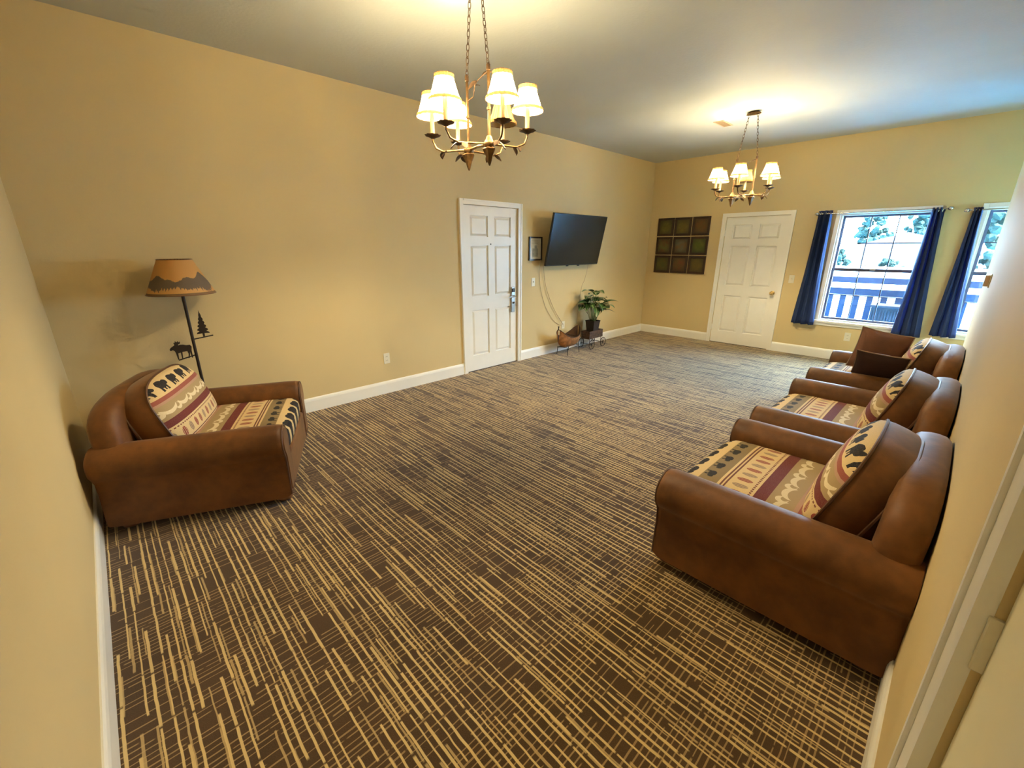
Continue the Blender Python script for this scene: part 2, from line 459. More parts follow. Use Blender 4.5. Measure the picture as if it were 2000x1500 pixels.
BBH = .140; BT = .016
def bboard(name, a, b, nrm):
    # profile swept from a to b, standing off the wall along nrm
    a = Vector(a); b = Vector(b); n = Vector(nrm)
    prof = [(0, 0), (BT, 0), (BT, BBH - .03), (BT * .75, BBH - .012), (BT * .35, BBH), (0, BBH)]
    vs = [a + n * p + Vector((0, 0, q)) for p, q in prof] + [b + n * p + Vector((0, 0, q)) for p, q in prof]; k = len(prof)
    m = MB().add(vs, [tuple(range(k))[::-1], tuple(range(k, 2 * k))] + [(i, (i+1) % k, (i+1) % k + k, i + k) for i in range(k)])
    return struct(m.build(name, 'trim', smooth=False))
CW = .058
bboard('baseboard_left', (0, 0, 0), (0, D1[0] - CW, 0), (1, 0, 0))
bboard('baseboard_left', (0, D1[1] + CW, 0), (0, L, 0), (1, 0, 0))
bboard('baseboard_far', (0, L, 0), (D2[0] - CW, L, 0), (0, -1, 0))
bboard('baseboard_far', (D2[1] + CW, L, 0), (AX, L, 0), (0, -1, 0))
bboard('baseboard_near', (0, 0, 0), (W, 0, 0), (0, 1, 0))
bboard('baseboard_right', (W, D3[1] + .1, 0), (W, YE, 0), (-1, 0, 0))

# ------------------------------------------------------------------ six-panel doors (local: x along the width, -y faces the room, z up)
def six_panel(name, loc, rz, wd_, ht, mat, rec, label, cw=CW, panels=True):
    d = empty(name, loc, rz); struct(d, label)
    # slab: back sheet, stiles and rails
    st, mid = .115, .105; pw_ = (wd_ - 2 * st - mid) / 2
    rails = [(0, .215), (.215 + .545, .215 + .545 + .165), None, None]
    z1a, z1b = .205, .80; z2a, z2b = .965, 1.585; z3a, z3b = 1.685, ht - .115
    y0, y1 = rec, rec + .020
    m = MB().box((.003, y1 if panels else rec, 0.006), (wd_ - .003, rec + .045, ht - .003))
    if panels:
      for x0, x1 in ((.003, st), (wd_ - st, wd_ - .003)): m.box((x0, y0, .006), (x1, y1, ht - .003))
      for za, zb in ((z1a, z1b), (z2a, z2b), (z3a, z3b)): m.box((st + pw_, y0, za), (st + pw_ + mid, y1, zb))
      for za, zb in ((.006, z1a), (z1b, z2a), (z2b, z3a), (z3b, ht - .003)): m.box((st, y0, za), (wd_ - st, y1, zb))
    m.build('slab', mat, d, smooth=False)
    MB().box((0, rec + .045, 0), (wd_, rec + .06, ht)).build('light_block_sheet', 'iron', d, smooth=False)  # dark sheet added behind the slab to keep outside light out
    MB().box((0, 0, 0), (wd_, rec + .045, .006)).build('light_block_strip', 'iron', d, smooth=False)  # strip added to stop light leaking in under the door
    if panels:
        for za, zb in ((z1a, z1b), (z2a, z2b), (z3a, z3b)):
            for x0 in (st, st + pw_ + mid):
                x1 = x0 + pw_; g = .010; b = .036; pm = MB()
                o = [(x0+g, y1, za+g), (x1-g, y1, za+g), (x1-g, y1, zb-g), (x0+g, y1, zb-g)]
                q = [(x0+b, y0+.004, za+b), (x1-b, y0+.004, za+b), (x1-b, y0+.004, zb-b), (x0+b, y0+.004, zb-b)]
                pm.add(o + q, [(0,1,5,4), (1,2,6,5), (2,3,7,6), (3,0,4,7), (4,5,6,7), (3,2,1,0)])
                pm.build('panel', mat, d, smooth=False)
    # casing, jamb lining and stop
    for x0, x1 in ((-cw, 0), (wd_, wd_ + cw)):
        m = MB().box((x0, -.020, 0), (x1, 0.0, ht + cw)); s = 1 if x0 < 0 else -1
        m.box((x0 + (.0 if s > 0 else cw - .018), -.027, 0), (x0 + (.018 if s > 0 else cw), -.020, ht + cw - .0))
        m.build('casing', 'trim', d, smooth=False)
    MB().box((0, -.020, ht), (wd_, 0, ht + cw)).box((0, -.027, ht + cw - .018), (wd_, -.02, ht + cw)).build('casing', 'trim', d, smooth=False)
    return d

d1 = six_panel('door_1', (0, D1[0], 0), PI / 2, D1[1] - D1[0], D1[2], 'doorwhite', .012, 'white six-panel door with card lock beside the television')
# note: local -y faces +x for this rotation
hx = .815
MB().box((hx - .034, -.012, .715), (hx + .034, .012, 1.05)).build('lock_plate', 'chrome', d1, bevel=.006)
MB().box((hx - .024, -.020, .985), (hx + .024, -.012, 1.035)).build('card_reader', 'black', d1, bevel=.004)
MB().tube([(hx, -.01, .93), (hx, -.055, .93), (hx - .02, -.062, .93), (hx - .125, -.062, .928)], [.012, .011, .010, .008], 10).build('lever_handle', 'chrome', d1)
MB().lathe([(.0, 0), (.013, 0), (.013, .012), (.0, .012)], 14, m=Matrix.Translation((hx, -.012, .84)) @ Matrix.Rotation(PI / 2, 4, 'X')).build('key_cylinder', 'bronzedark', d1)
MB().lathe([(.0, 0), (.009, 0), (.009, .006), (.0, .006)], 12, m=Matrix.Translation((.44, .014, 1.60)) @ Matrix.Rotation(PI / 2, 4, 'X')).build('peephole', 'black', d1)
for z in (.26, 1.02, 1.80): MB().box((-.010, -.006, z - .05), (.006, .014, z + .05)).build('hinge', 'chrome', d1, bevel=.002)

d2 = six_panel('door_2', (D2[0], L, 0), 0, D2[1] - D2[0], D2[2], 'doorwhite', .014, 'white six-panel door with brass knob between the picture grid and the window')
MB().lathe([(0, 0), (.033, 0), (.033, .006), (.012, .012), (.011, .034), (.024, .042), (.030, .056), (.024, .070), (0, .074)], 18,
           m=Matrix.Translation((.842, .014, .885)) @ Matrix.Rotation(PI / 2, 4, 'X')).build('door_knob', 'brass', d2)
for z in (.26, 1.78): MB().box((-.008, -.008, z - .045), (.006, .010, z + .045)).build('hinge', 'trim', d2, bevel=.002)

d3 = six_panel('door_3', (W, D3[1], 0), -PI / 2, D3[1] - D3[0], D3[2], 'creamdoor', .010, 'cream door in a wide casing at the lower right edge', cw=.10, panels=False)
for z in (.24, 1.05, 1.80): MB().box((-.006, -.004, z - .045), (.006, .011, z + .045)).build('hinge', 'plate', d3, bevel=.002)

# ------------------------------------------------------------------ windows
def window(name, x0, x1, z0, z1, label):
    d = empty(name, (x0, L, z0), 0); struct(d, label); w_, h_ = x1 - x0, z1 - z0
    for a, b in (((-.05, -.018, -.0), (0, .0, h_ + .05)), ((w_, -.018, 0), (w_ + .05, .0, h_ + .05)), ((0, -.018, h_), (w_, 0, h_ + .05))):
        MB().box(a, b).build('casing', 'trim', d, smooth=False, bevel=.004)
    MB().box((-.06, -.045, -.03), (w_ + .06, .02, 0.0)).build('sill', 'trim', d, smooth=False, bevel=.006)
    MB().box((-.05, -.016, -.075), (w_ + .05, 0, -.03)).build('apron', 'trim', d, smooth=False, bevel=.004)
    j = MB().box((0, 0, 0), (.02, T, h_)).box((w_ - .02, 0, 0), (w_, T, h_)).box((.02, 0, h_ - .02), (w_ - .02, T, h_)).box((.02, .02, 0), (w_ - .02, T, .02))
    j.build('jamb', 'trim', d, smooth=False)
    mid = h_ * .495; fr = .028
    for k, (za, zb, yy) in enumerate(((.02, mid + .02, .055), (mid - .02, h_ - .02, .085))):
        s = MB(); xa, xb = .02, w_ - .02
        s.box((xa, yy, za), (xa + fr, yy + .028, zb)).box((xb - fr, yy, za), (xb, yy + .028, zb)).box((xa + fr, yy, za), (xb - fr, yy + .028, za + (fr if k == 0 else .04))).box((xa + fr, yy, zb - (.04 if k == 0 else fr)), (xb - fr, yy + .028, zb))
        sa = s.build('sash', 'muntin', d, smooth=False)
        gx0, gx1 = xa + fr, xb - fr; gz0 = za + (fr if k == 0 else .04); gz1 = zb - (.04 if k == 0 else fr)
        mt = .006
        for i in (1, 2):
            cx = gx0 + (gx1 - gx0) * i / 3; MB().box((cx - mt, yy + .006, gz0), (cx + mt, yy + .024, gz1)).build('muntin', 'muntin', d, smooth=False)
        cz = (gz0 + gz1) / 2; MB().box((gx0, yy + .007, cz - mt), (gx1, yy + .023, cz + mt)).build('muntin', 'muntin', d, smooth=False)
        pane = MB().box((0, 0, 0), ((gx1 - gx0) / 3 - .012, .004, (gz1 - gz0) / 2 - .008)).mesh('pane', 'glass', False)
        for i in range(3):
            for q in range(2):
                place('pane', pane, d, (gx0 + (gx1 - gx0) * i / 3 + .006, yy + .013, gz0 + (gz1 - gz0) * q / 2 + .004), smooth=False)
    MB().box((w_ / 2 - .03, .045, mid + .0), (w_ / 2 + .03, .058, mid + .022)).build('sash_lock', 'chrome', d, bevel=.003)
    return d
window('window_1', *WIN1, 'white framed double-hung window with grilles beside the door')
window('window_2', *WIN2, 'white framed window half hidden by the end of the right wall')

# curtains: pleated panels gathered at the rod, spreading to the hem
def curtain(label, xt0, xt1, xb0, xb1, zt, zb, folds, ph, group='navy grommet curtains'):
    t = empty('curtain', ((xb0 + xb1) / 2, L - .085, zb)); tag(t, label, 'curtain', group)
    nx, nz = folds * 12, 26; vs = []; fs = []; cx = (xb0 + xb1) / 2
    for j in range(nz + 1):
        q = j / nz; q2 = q ** 1.25
        for i in range(nx + 1):
            u = i / nx; x = (xt0 + (xt1 - xt0) * u) * (1 - q2) + (xb0 + (xb1 - xb0) * u) * q2
            am = .038 * (1 - q) + .030 * q
            y = am * math.sin(u * folds * 2 * PI + ph + .5 * q * math.sin(3 * u + ph)) + .008 * math.sin(5 * q + 9 * u)
            x += .012 * math.sin(u * folds * 4 * PI + ph + q) * (.5 + q)
            vs.append((x - cx, y, (zt - zb) * (1 - q) + .006 * math.sin(u * folds * 2 * PI) * q))
    for j in range(nz):
        for i in range(nx):
            a = j * (nx + 1) + i; fs.append((a, a + 1, a + nx + 2, a + nx + 1))
    o = MB().add(vs, fs).build('curtain_cloth', 'curtain', t); s = o.modifiers.new('thick', 'SOLIDIFY'); s.thickness = .003
    k = MB(); ring = MB()
    for i in range(folds * 2):
        x = xt0 + (xt1 - xt0) * (i + .5) / (folds * 2) - cx
        pts = [(x, .019 * math.cos(a), zt - zb - .035 + .019 * math.sin(a)) for a in [2 * PI * n / 12 for n in range(12)]]
        MB().tube(pts, .0045, 6, True).build('grommet', 'rodmetal', t)
    return t
curtain('navy curtain left of the first window, next to the white door', 2.605, 2.765, 2.525, 2.805, 2.045, .478, 3, .4)
curtain('navy curtain right of the first window, spreading behind the farthest armchair', 3.765, 3.868, 3.70, 3.975, 2.018, .46, 3, 2.1)
curtain('navy curtain at the second window, nearest the right wall', 4.115, 4.19, 4.06, 4.285, 2.0, .50, 3, 1.0)
def rod(x0, x1, z, label):
    t = empty('curtain_rod', (x0, L - .085, z)); tag(t, label, 'curtain rod', 'nickel curtain rods')
    MB().tube([(0, 0, 0), (x1 - x0, 0, 0)], .009, 10).build('pole', 'rodmetal', t)
    for x in (0, x1 - x0):
        MB().lathe([(0, -.028), (.012, -.026), (.022, -.012), (.024, 0), (.020, .014), (.010, .022), (.010, .03), (0, .03)], 14, m=Matrix.Translation((x, 0, 0)) @ Matrix.Rotation((PI / 2 if x == 0 else -PI / 2), 4, 'Y')).build('finial', 'rodmetal', t)
    for x in (.06, x1 - x0 - .06):
        MB().box((x - .008, 0, -.012), (x + .008, .085, -.004)).box((x - .015, .078, -.03), (x + .015, .085, .03)).build('bracket', 'rodmetal', t)
rod(2.592, 3.925, 2.003, 'nickel curtain rod above the first window')
rod(4.068, 5.36, 1.972, 'nickel curtain rod at the second window by the right wall')

# ------------------------------------------------------------------ outside the window
struct(MB().box((-1, L + T, -.2), (8, L + T + 2.0, -.02)).build('trim_1', 'deck', smooth=False), 'porch deck outside, coloured blue to tint the ceiling light')
struct(MB().add([(-80, 10, -1.2), (80, 10, -1.2), (80, 140, -1.2), (-80, 140, -1.2)], [(0, 1, 2, 3)]).build('floor_outside', 'ground', smooth=False), 'ground beyond the porch, tinted blue to bounce onto the ceiling')
ry = L + 1.6
rl_ = empty('porch_railing', (3.4, ry, -.02)); tag(rl_, 'dark slate porch railing seen through the windows', 'railing')
X0, X1 = -1.2, 4.2
MB().box((X0, -.05, 1.02), (X1, .05, 1.115)).build('top_rail', 'railpaint', rl_, smooth=False, bevel=.005)
MB().box((X0, -.03, .82), (X1, .03, .93)).build('mid_rail', 'railpaint', rl_, smooth=False, bevel=.005)
MB().box((X0, -.03, .10), (X1, .03, .19)).build('bottom_rail', 'railpaint', rl_, smooth=False, bevel=.005)
bal = MB().box((-.042, -.012, .19), (.042, .012, .82)).mesh('baluster', 'railpaint', False)
for i in range(30): place('baluster', bal, rl_, (X0 + .1 + i * .18, 0, 0), smooth=False)
for x in (X0, 1.5, X1): MB().box((x - .05, -.05, 0), (x + .05, .05, 1.02)).build('post', 'railpaint', rl_, smooth=False, bevel=.004)
bn = empty('storage_bin', (3.50, L + 1.25, -.02)); tag(bn, 'grey ribbed bin on the porch below the window view', 'bin')
m = MB().box((-.20, -.16, 0), (.20, .16, .70))
for i in range(12): m.box((-.193 + i * .035, -.168, .05), (-.193 + i * .035 + .016, -.16, .66))
m.build('body', 'bin', bn, smooth=False); MB().box((-.215, -.175, .70), (.215, .175, .735)).build('lid', 'bin', bn, smooth=False, bevel=.008)

gw = empty('added_white_wall', (2.5, 16, -1.2)); tag(gw, 'added white wall standing in for bright ground behind the porch railing', 'wall')  # added wall: hides the hedge foot, gives the bright white behind the rails
MB().box((-9, -.1, 0), (9, .1, 2.15)).build('wall_body', 'housewhite', gw, smooth=False); MB().box((-9.05, -.14, 2.15), (9.05, .14, 2.25)).build('coping', 'housewhite', gw, smooth=False)
hs = empty('house', (2.2, 27, -1.2)); tag(hs, 'pale low house with grey gable roof beyond the porch', 'house')
MB().box((-3.5, -2.5, 0), (3.5, 2.5, 2.2)).build('house_wall', 'housewall', hs, smooth=False)
MB().prism([(-3.9, 2.15), (3.9, 2.15), (0, 3.35)], -2.8, 2.8, 1).build('roof', 'houseroof', hs, smooth=False)
for x in (-2.4, -.6, 1.4): 
    f = MB().box((x, -2.54, .9), (x + .9, -2.5, 1.8)).build('window_frame', 'trim', hs, smooth=False); MB().box((x + .06, -2.55, .96), (x + .84, -2.54, 1.74)).build('window_pane', 'houseglass', f, smooth=False)
def tree(x, y, zb, h, r, label, seed):
    rnd = random.Random(seed); t = empty('tree', (x, y, zb)); tag(t, label, 'tree', 'trees beyond the porch')
    MB().tube([(0, 0, 0), (.05, 0, h * .3), (0, .03, h * .6)], [r * .14, r * .10, r * .05], 8).build('trunk', 'bark', t)
    bm = bmesh.new()
    for k in range(90):
        a = rnd.uniform(0, 2 * PI); q = rnd.random() ** .5; zz = rnd.uniform(.3, 1.0); s = (1 - abs(zz - .55) * 1.1)
        c = Vector((math.cos(a) * q * r * s, math.sin(a) * q * r * s, h * zz)); rad = r * rnd.uniform(.08, .20)
        g = bmesh.ops.create_icosphere(bm, subdivisions=2, radius=rad, matrix=Matrix.Translation(c))
        for v_ in g['verts']: v_.co += Vector((rnd.uniform(-1, 1), rnd.uniform(-1, 1), rnd.uniform(-1, 1))) * rad * .38
    me = bpy.data.meshes.new('crown'); bm.to_mesh(me); bm.free(); me.materials.append(M['treeleaf']); place('crown', me, t, smooth=False)
tree(.45, 21.5, -1.2, 2.75, .62, 'bushy tree seen low through the left pane of the window', 1)
tree(1.9, 23.5, -1.2, 2.3, .5, 'small tree in front of the house roof, seen near the right curtain', 2)
tree(-1.2, 42, -1.2, 4.9, 1.3, 'distant tree at the upper left of the window view', 3)
tree(1.2, 45, -1.2, 5.2, 1.7, 'distant round tree at the upper middle of the window view', 4)
tree(3.6, 49, -1.2, 5.1, 1.5, 'distant tree at the upper right of the window view', 5)
tree(4.3, 20, -1.2, 4.0, 1.0, 'tree seen through the second window beside the right wall', 6)
hg = tag(empty('hedge', (1.2, 22.6, -1.2)), 'clipped dark hedge running below the house roof', 'hedge')
bm = bmesh.new()
for k in range(26):
    bmesh.ops.create_icosphere(bm, subdivisions=2, radius=.34, matrix=Matrix.Translation((-1.4 + k * .115, random.uniform(-.1, .1), 1.72 + random.uniform(-.06, .06))) @ Matrix.Diagonal((.7, .8, 1, 1)))
me = bpy.data.meshes.new('foliage'); bm.to_mesh(me); bm.free(); me.materials.append(M['treeleaf']); place('foliage', me, hg, smooth=False)

# ------------------------------------------------------------------ armchairs (local: +y is the front, origin on the floor)
def arm_profile(s):
    # closed outline in x,z for the arm on side s
    P = [(.388, .045), (.388, .34)]
    cx, cz, r = .480, .415, .106
    for k in range(13):
        a = math.radians(205 - k * (250 / 12)); P.append((cx + r * math.cos(a), cz + r * math.sin(a)))
    P += [(.540, .315), (.536, .22), (.548, .045)]
    return [(x * s, z) for x, z in P]
def scale_poly(P, k, c): return [(c[0] + (x - c[0]) * k[0], c[1] + (z - c[1]) * k[1]) for x, z in P]
def superell(n, a, b, e, bot=1.0):
    out = []
    for i in range(n):
        t = 2 * PI * i / n; c, s_ = math.cos(t), math.sin(t)
        x = a * math.copysign(abs(c) ** e, c); z = b * math.copysign(abs(s_) ** (e if s_ > 0 else e * bot), s_)
        out.append((x, z))
    return out
def make_chair():
    t = empty('armchair')
    # lower body
    MB().box((-.42, -.46, .045), (.42, .44, .29)).build('seat_base', 'suede', t, bevel=.02, seg=3)
    MB().box((-.386, .43, .055), (.386, .468, .285)).build('front_rail', 'suede', t, bevel=.014, seg=3)
    for s in (-1, 1):
        P = arm_profile(s); c = (.47 * s, .36); rings = []
        for y, k in ((-.480, .93), (-.476, .97), (-.462, .99), (-.43, 1.0), (-.2, 1.01), (.1, 1.01), (.38, 1.0), (.435, .985), (.458, .95), (.468, .88)):
            rings.append([(x, y, z) for x, z in scale_poly(P, (k, k if k < 1 else 1), c)])
        rings = [[(x, y, max(z, .042)) for x, y, z in r] for r in rings]
        a = MB().loft(rings).build('arm', 'suede', t)
        # front facing panel of the arm and its welt
        Q = scale_poly(P, (.80, .86), c)
        MB().loft([[(x, .463, z) for x, z in Q], [(x, .474, z) for x, z in scale_poly(P, (.76, .83), c)]]).build('arm_facing', 'suede', a)
        MB().tube([(x, .464, z) for x, z in scale_poly(P, (.90, .93), c)], .006, 6, True).build('arm_piping', 'piping', a)
    # back frame: arched slab, rounded at its rim, leaning back
    def arch(k, drop=0.0):
        pts = []; hw = .515 * k
        pts += [(-hw, .10), ]
        n = 22
        for i in range(n + 1):
            a = PI - PI * i / n
            x = hw * math.copysign(abs(math.cos(a)) ** .62, math.cos(a)); z = .50 + (.262 - drop) * abs(math.sin(a)) ** .62
            pts.append((x, z))
        pts += [(hw, .10)]
        return pts
    rings = []
    for y, k, d in ((-.478, .90, .05), (-.474, .95, .022), (-.455, .985, .006), (-.425, 1.0, 0), (-.395, 1.0, 0), (-.365, .985, .006), (-.346, .95, .024), (-.338, .89, .06)):
        rings.append([(x, y + .05 * max(0, .75 - z), z) for x, z in arch(k, d)])
    MB().loft(rings).build('backrest', 'suede', t)
    # seat cushion: crowned block with the print, brown welt
    nx, ny = 18, 18; rings = []
    O = []
    outline = superell(48, .384, .365, .22)
    cy = .105
    prof = [(.0, .285, .93), (0, .300, .985), (0, .335, 1.0), (0, .375, 1.0), (0, .402, .985), (0, .418, .94), (0, .430, .84), (0, .438, .6), (0, .441, .3)]
    for _, z, k in prof:
        rings.append([(x * k, y * k + (.0), z) for x, y in outline])
    MB().loft(rings).build('seat_cushion', 'lodge_seat', t, (0, cy, 0))
    # loose back cushion (own frame: x across, z up, -y back)
    N = 56
    bc = empty('back_cushion_frame')
    out = superell(N, .378, .240, .66, .75)
    def ring(k, y): return [(x * k, y, z * k) for x, z in out]
    body = MB().loft([ring(.3, -.218), ring(.6, -.212), ring(.85, -.192), ring(.95, -.165), ring(1.0, -.13), ring(1.015, -.08), ring(1.01, -.03), ring(.99, .0)], True)
    tilt = math.radians(20)
    b = body.build('back_cushion', 'suede', t, (0, -.172, .578), (tilt, 0, 0))
    bpy.data.objects.remove(bc)
    front = MB().loft([ring(.985, .000), ring(.94, .026), ring(.84, .047), ring(.66, .064), ring(.42, .075), ring(.18, .080), ring(.02, .081)])
    front.build('cushion_front', 'lodge_back', b)
    MB().tube([(x, .002, z) for x, z in [(p[0] * .995, p[1] * .995) for p in out]], .0065, 6, True).build('piping', 'piping', b)
    MB().tube([(x, -.14, z) for x, z in out], .0065, 6, True).build('piping', 'piping', b)
    foot = MB().lathe([(0, 0), (.030, 0), (.042, .008), (.048, .020), (.046, .034), (.040, .050), (0, .050)], 18).mesh('foot', 'foot')
    for x in (-.47, .47):
        for y in (-.40, .41): place('foot', foot, t, (x, y, 0))
    return t
G = 'brown suede armchairs with wildlife print cushions'
ch = make_chair()
tag(ch, 'brown suede armchair alone in the corner, in front of the floor lamp', 'armchair', G)
ch.location = (.885, .70, 0); ch.rotation_euler = (0, 0, math.radians(-24))
for (y, lab) in ((2.615, 'brown suede armchair nearest the camera in the row along the right wall'),
                 (3.90, 'brown suede armchair in the middle of the row along the right wall'),
                 (5.36, 'brown suede armchair farthest along the right wall, holding two plain throw pillows')):
    c = copy_tree(ch); c['label'] = lab; c.location = (3.889, y, 0); c.rotation_euler = (0, 0, PI / 2)

def pillow(label, mat, loc, rot, s, th, trim):
    N = 14; t = empty('throw_pillow', loc); t.rotation_euler = rot; tag(t, label, 'pillow', 'plain throw pillows')
    vs = []; fs = []
    for side in (1, -1):
        for j in range(N + 1):
            for i in range(N + 1):
                u = -1 + 2 * i / N; v_ = -1 + 2 * j / N
                k = 1 - .07 * (1 - abs(u)) * 0; e = (1 - u * u) * (1 - v_ * v_)
                px = u * s * (1 - .07 * (1 - v_ * v_)); pz = v_ * s * (1 - .07 * (1 - u * u))
                vs.append((px, side * th * e ** .45, pz + s))
    n1 = (N + 1) ** 2
    for b in (0, n1):
        for j in range(N):
            for i in range(N):
                a = b + j * (N + 1) + i; fs.append((a, a + 1, a + N + 2, a + N + 1))
    MB().add(vs, fs).build('pillow_body', mat, t)
    pts = []
    for k in range(4 * N):
        e, i = divmod(k, N); q = -1 + 2 * i / N
        u, v_ = ((q, -1), (1, q), (-q, 1), (-1, -q))[e]
        pts.append((u * s * (1 - .07 * (1 - v_ * v_)), 0, v_ * s * (1 - .07 * (1 - u * u)) + s))
    MB().tube(pts, .005, 6, True).build('edge_cord', trim, t)
    return t
pillow('mid-brown square throw pillow propped upright on the farthest armchair', 'pillowbrown', (3.80, 5.42, .44), (math.radians(-14), math.radians(9), math.radians(8)), .195, .07, 'pillowtrim')
pillow('dark brown throw pillow leaning inside the near arm of the farthest armchair', 'pillowdark', (3.87, 5.03, .437), (math.radians(34), math.radians(4), math.radians(4)), .175, .06, 'pillowtrim')

# ------------------------------------------------------------------ floor lamp with metal cut-outs
lx, ly = .215, .735
fl = empty('floor_lamp', (lx, ly, 0)); tag(fl, 'dark iron floor lamp with hill-printed shade and tree and moose cut-outs', 'floor lamp')
MB().lathe([(0, 0), (.12, 0), (.12, .008), (.105, .018), (.02, .026), (0, .026)], 28).build('base', 'iron', fl)
MB().tube([(0, 0, .02), (0, 0, 1.24)], .0105, 10).build('pole', 'iron', fl)
MB().lathe([(.0105, 0), (.018, .01), (.018, .05), (.010, .06)], 12, (0, 0, 1.22)).build('socket', 'brass', fl)
sh = MB().lathe([(.212, 0), (.105, .245), (.103, .245), (.209, .001)], 40).build('lamp_shade', 'lampshade', fl, (0, 0, 1.232))
MB().tube([(.106 * math.cos(a), .106 * math.sin(a), .245) for a in [2 * PI * i / 32 for i in range(32)]], .003, 6, True).build('rim', 'foot', sh)
MB().tube([(.212 * math.cos(a), .212 * math.sin(a), .0) for a in [2 * PI * i / 40 for i in range(40)]], .003, 6, True).build('rim', 'foot', sh)
# pine tree cut-out (in the y-z plane)
tp = [(0, .0), (.006, 0), (.007, .028)]
for k in range(6):
    r = .042 - k * .0068; z = .026 + k * .027; tp += [(r, z), (r * .92, z + .010), (r * .52, z + .020)]
tp += [(0, .205)]
tp = tp + [(-a, b) for a, b in reversed(tp[1:-1])]
br = MB().tube([(0, 0, .885), (0, .135, .90)], .005, 6).build('bracket', 'iron', fl)
MB().prism([(a + .075, b + .895) for a, b in tp], -.0025, .0025, 0).build('pine_tree_cutout', 'iron', fl, smooth=False)
# moose cut-out
mo = [(0, 0), (.006, 0), (.008, .040), (.022, .044), (.022, 0), (.028, 0), (.031, .046), (.058, .048), (.062, .028), (.056, 0), (.062, 0), (.070, .026), (.072, .040), (.076, 0), (.082, 0), (.082, .050),
      (.087, .075), (.080, .088), (.060, .088), (.044, .094), (.026, .096), (.016, .092), (.020, .100), (.030, .104), (.030, .118), (.022, .112), (.020, .122), (.012, .114), (.006, .124), (.002, .112), (-.006, .114), (-.002, .102),
      (-.004, .094), (-.012, .090), (-.024, .082), (-.032, .070), (-.028, .062), (-.016, .066), (-.008, .060), (-.004, .046)]
MB().tube([(0, 0, .765), (0, -.115, .74)], .005, 6).build('bracket', 'iron', fl)
MB().prism([(a * 1.15 - .118, b * 1.15 + .746) for a, b in mo], -.0025, .0025, 0).build('moose_cutout', 'iron', fl, smooth=False)

# ------------------------------------------------------------------ television and picture on the left wall
tv = empty('television', (0, 5.477, 1.655)); tag(tv, 'black flat television tilted forward on the tan wall', 'television')
tilt = math.radians(11.6); R = Matrix.Rotation(tilt, 4, 'Y'); C_ = Matrix.Translation((.205, 0, 0)) @ R
MB().box((-.03, -.612, -.352), (0, .612, .352), C_).build('casing', 'black', tv, smooth=False, bevel=.004)
MB().box((0, -.605, -.338), (.003, .605, .345), C_).build('screen', 'screen', tv, smooth=False)
MB().box((-.055, -.32, -.25), (-.03, .32, .12), C_).build('rear_housing', 'black', tv, smooth=False, bevel=.01)
MB().box((.002, -.2, -.2), (.025, .2, .2)).box((.02, -.03, -.08), (.15, .03, .06)).build('wall_bracket', 'iron', tv, smooth=False)
for y in (-.12, .14): MB().box((-.02, y - .02, -.366), (-.004, y + .02, -.352), C_).build('stand_stub', 'black', tv, smooth=False)

pf = empty('picture_frame', (0, 4.79, 1.388)); tag(pf, 'small black frame holding a pale notice between door and television', 'picture')
b = .018
MB().box((.003, -.128, 0), (.022, -.128 + b, .312)).box((.003, .128 - b, 0), (.022, .128, .312)).box((.003, -.128 + b, 0), (.022, .128 - b, b)).box((.003, -.128 + b, .312 - b), (.022, .128 - b, .312)).build('frame', 'frameblack', pf, smooth=False)
MB().box((.004, -.112, .016), (.010, .112, .296)).build('notice', 'paper', pf, smooth=False)
m = MB()
MB().box((.010, -.06, .05), (.0108, .05, .16)).box((.010, -.02, .16), (.0108, .03, .20)).build('drawing', 'print', pf, smooth=False)
for i in range(5): MB().box((.010, -.08, .215 + i * .013), (.0106, .08 - (i % 2) * .03, .220 + i * .013)).build('text_line', 'print', pf, smooth=False)

# cables hanging from the television
def cable(label, pts, r=.0035):
    P = [Vector(p) for p in pts]; out = []
    for i in range(len(P) - 1):
        p0, p1, p2, p3 = P[max(0, i-1)], P[i], P[i+1], P[min(len(P)-1, i+2)]
        for k in range(8):
            t = k / 8; out.append(.5 * ((2*p1) + (p2-p0)*t + (2*p0-5*p1+4*p2-p3)*t*t + (3*p1-p0-3*p2+p3)*t**3))
    out.append(P[-1]); b = out[0].copy(); o = MB().tube([q - b for q in out], r, 7).build('power_cable', 'cable', None, b)
    tag(o, label, 'cable', 'thin cables below the television'); return o
cable('thin tan cable curving from the television down to the canoe planter', [(.06, 4.90, 1.40), (.03, 4.95, 1.25), (.022, 5.02, 1.0), (.022, 5.19, .70), (.022, 5.41, .44), (.02, 5.45, .40)])
cable('short tan cable dropping from the right of the television behind the plant', [(.06, 5.95, 1.40), (.03, 5.985, 1.27), (.022, 5.93, 1.07), (.022, 5.86, .95), (.022, 5.80, .60), (.022, 5.78, .40)], .003)
cable('second thin cable hanging beside the curved one below the television', [(.05, 4.86, 1.40), (.012, 4.88, 1.25), (.010, 4.91, 1.0), (.010, 5.03, .72), (.010, 5.22, .50), (.012, 5.40, .40)], .0025)

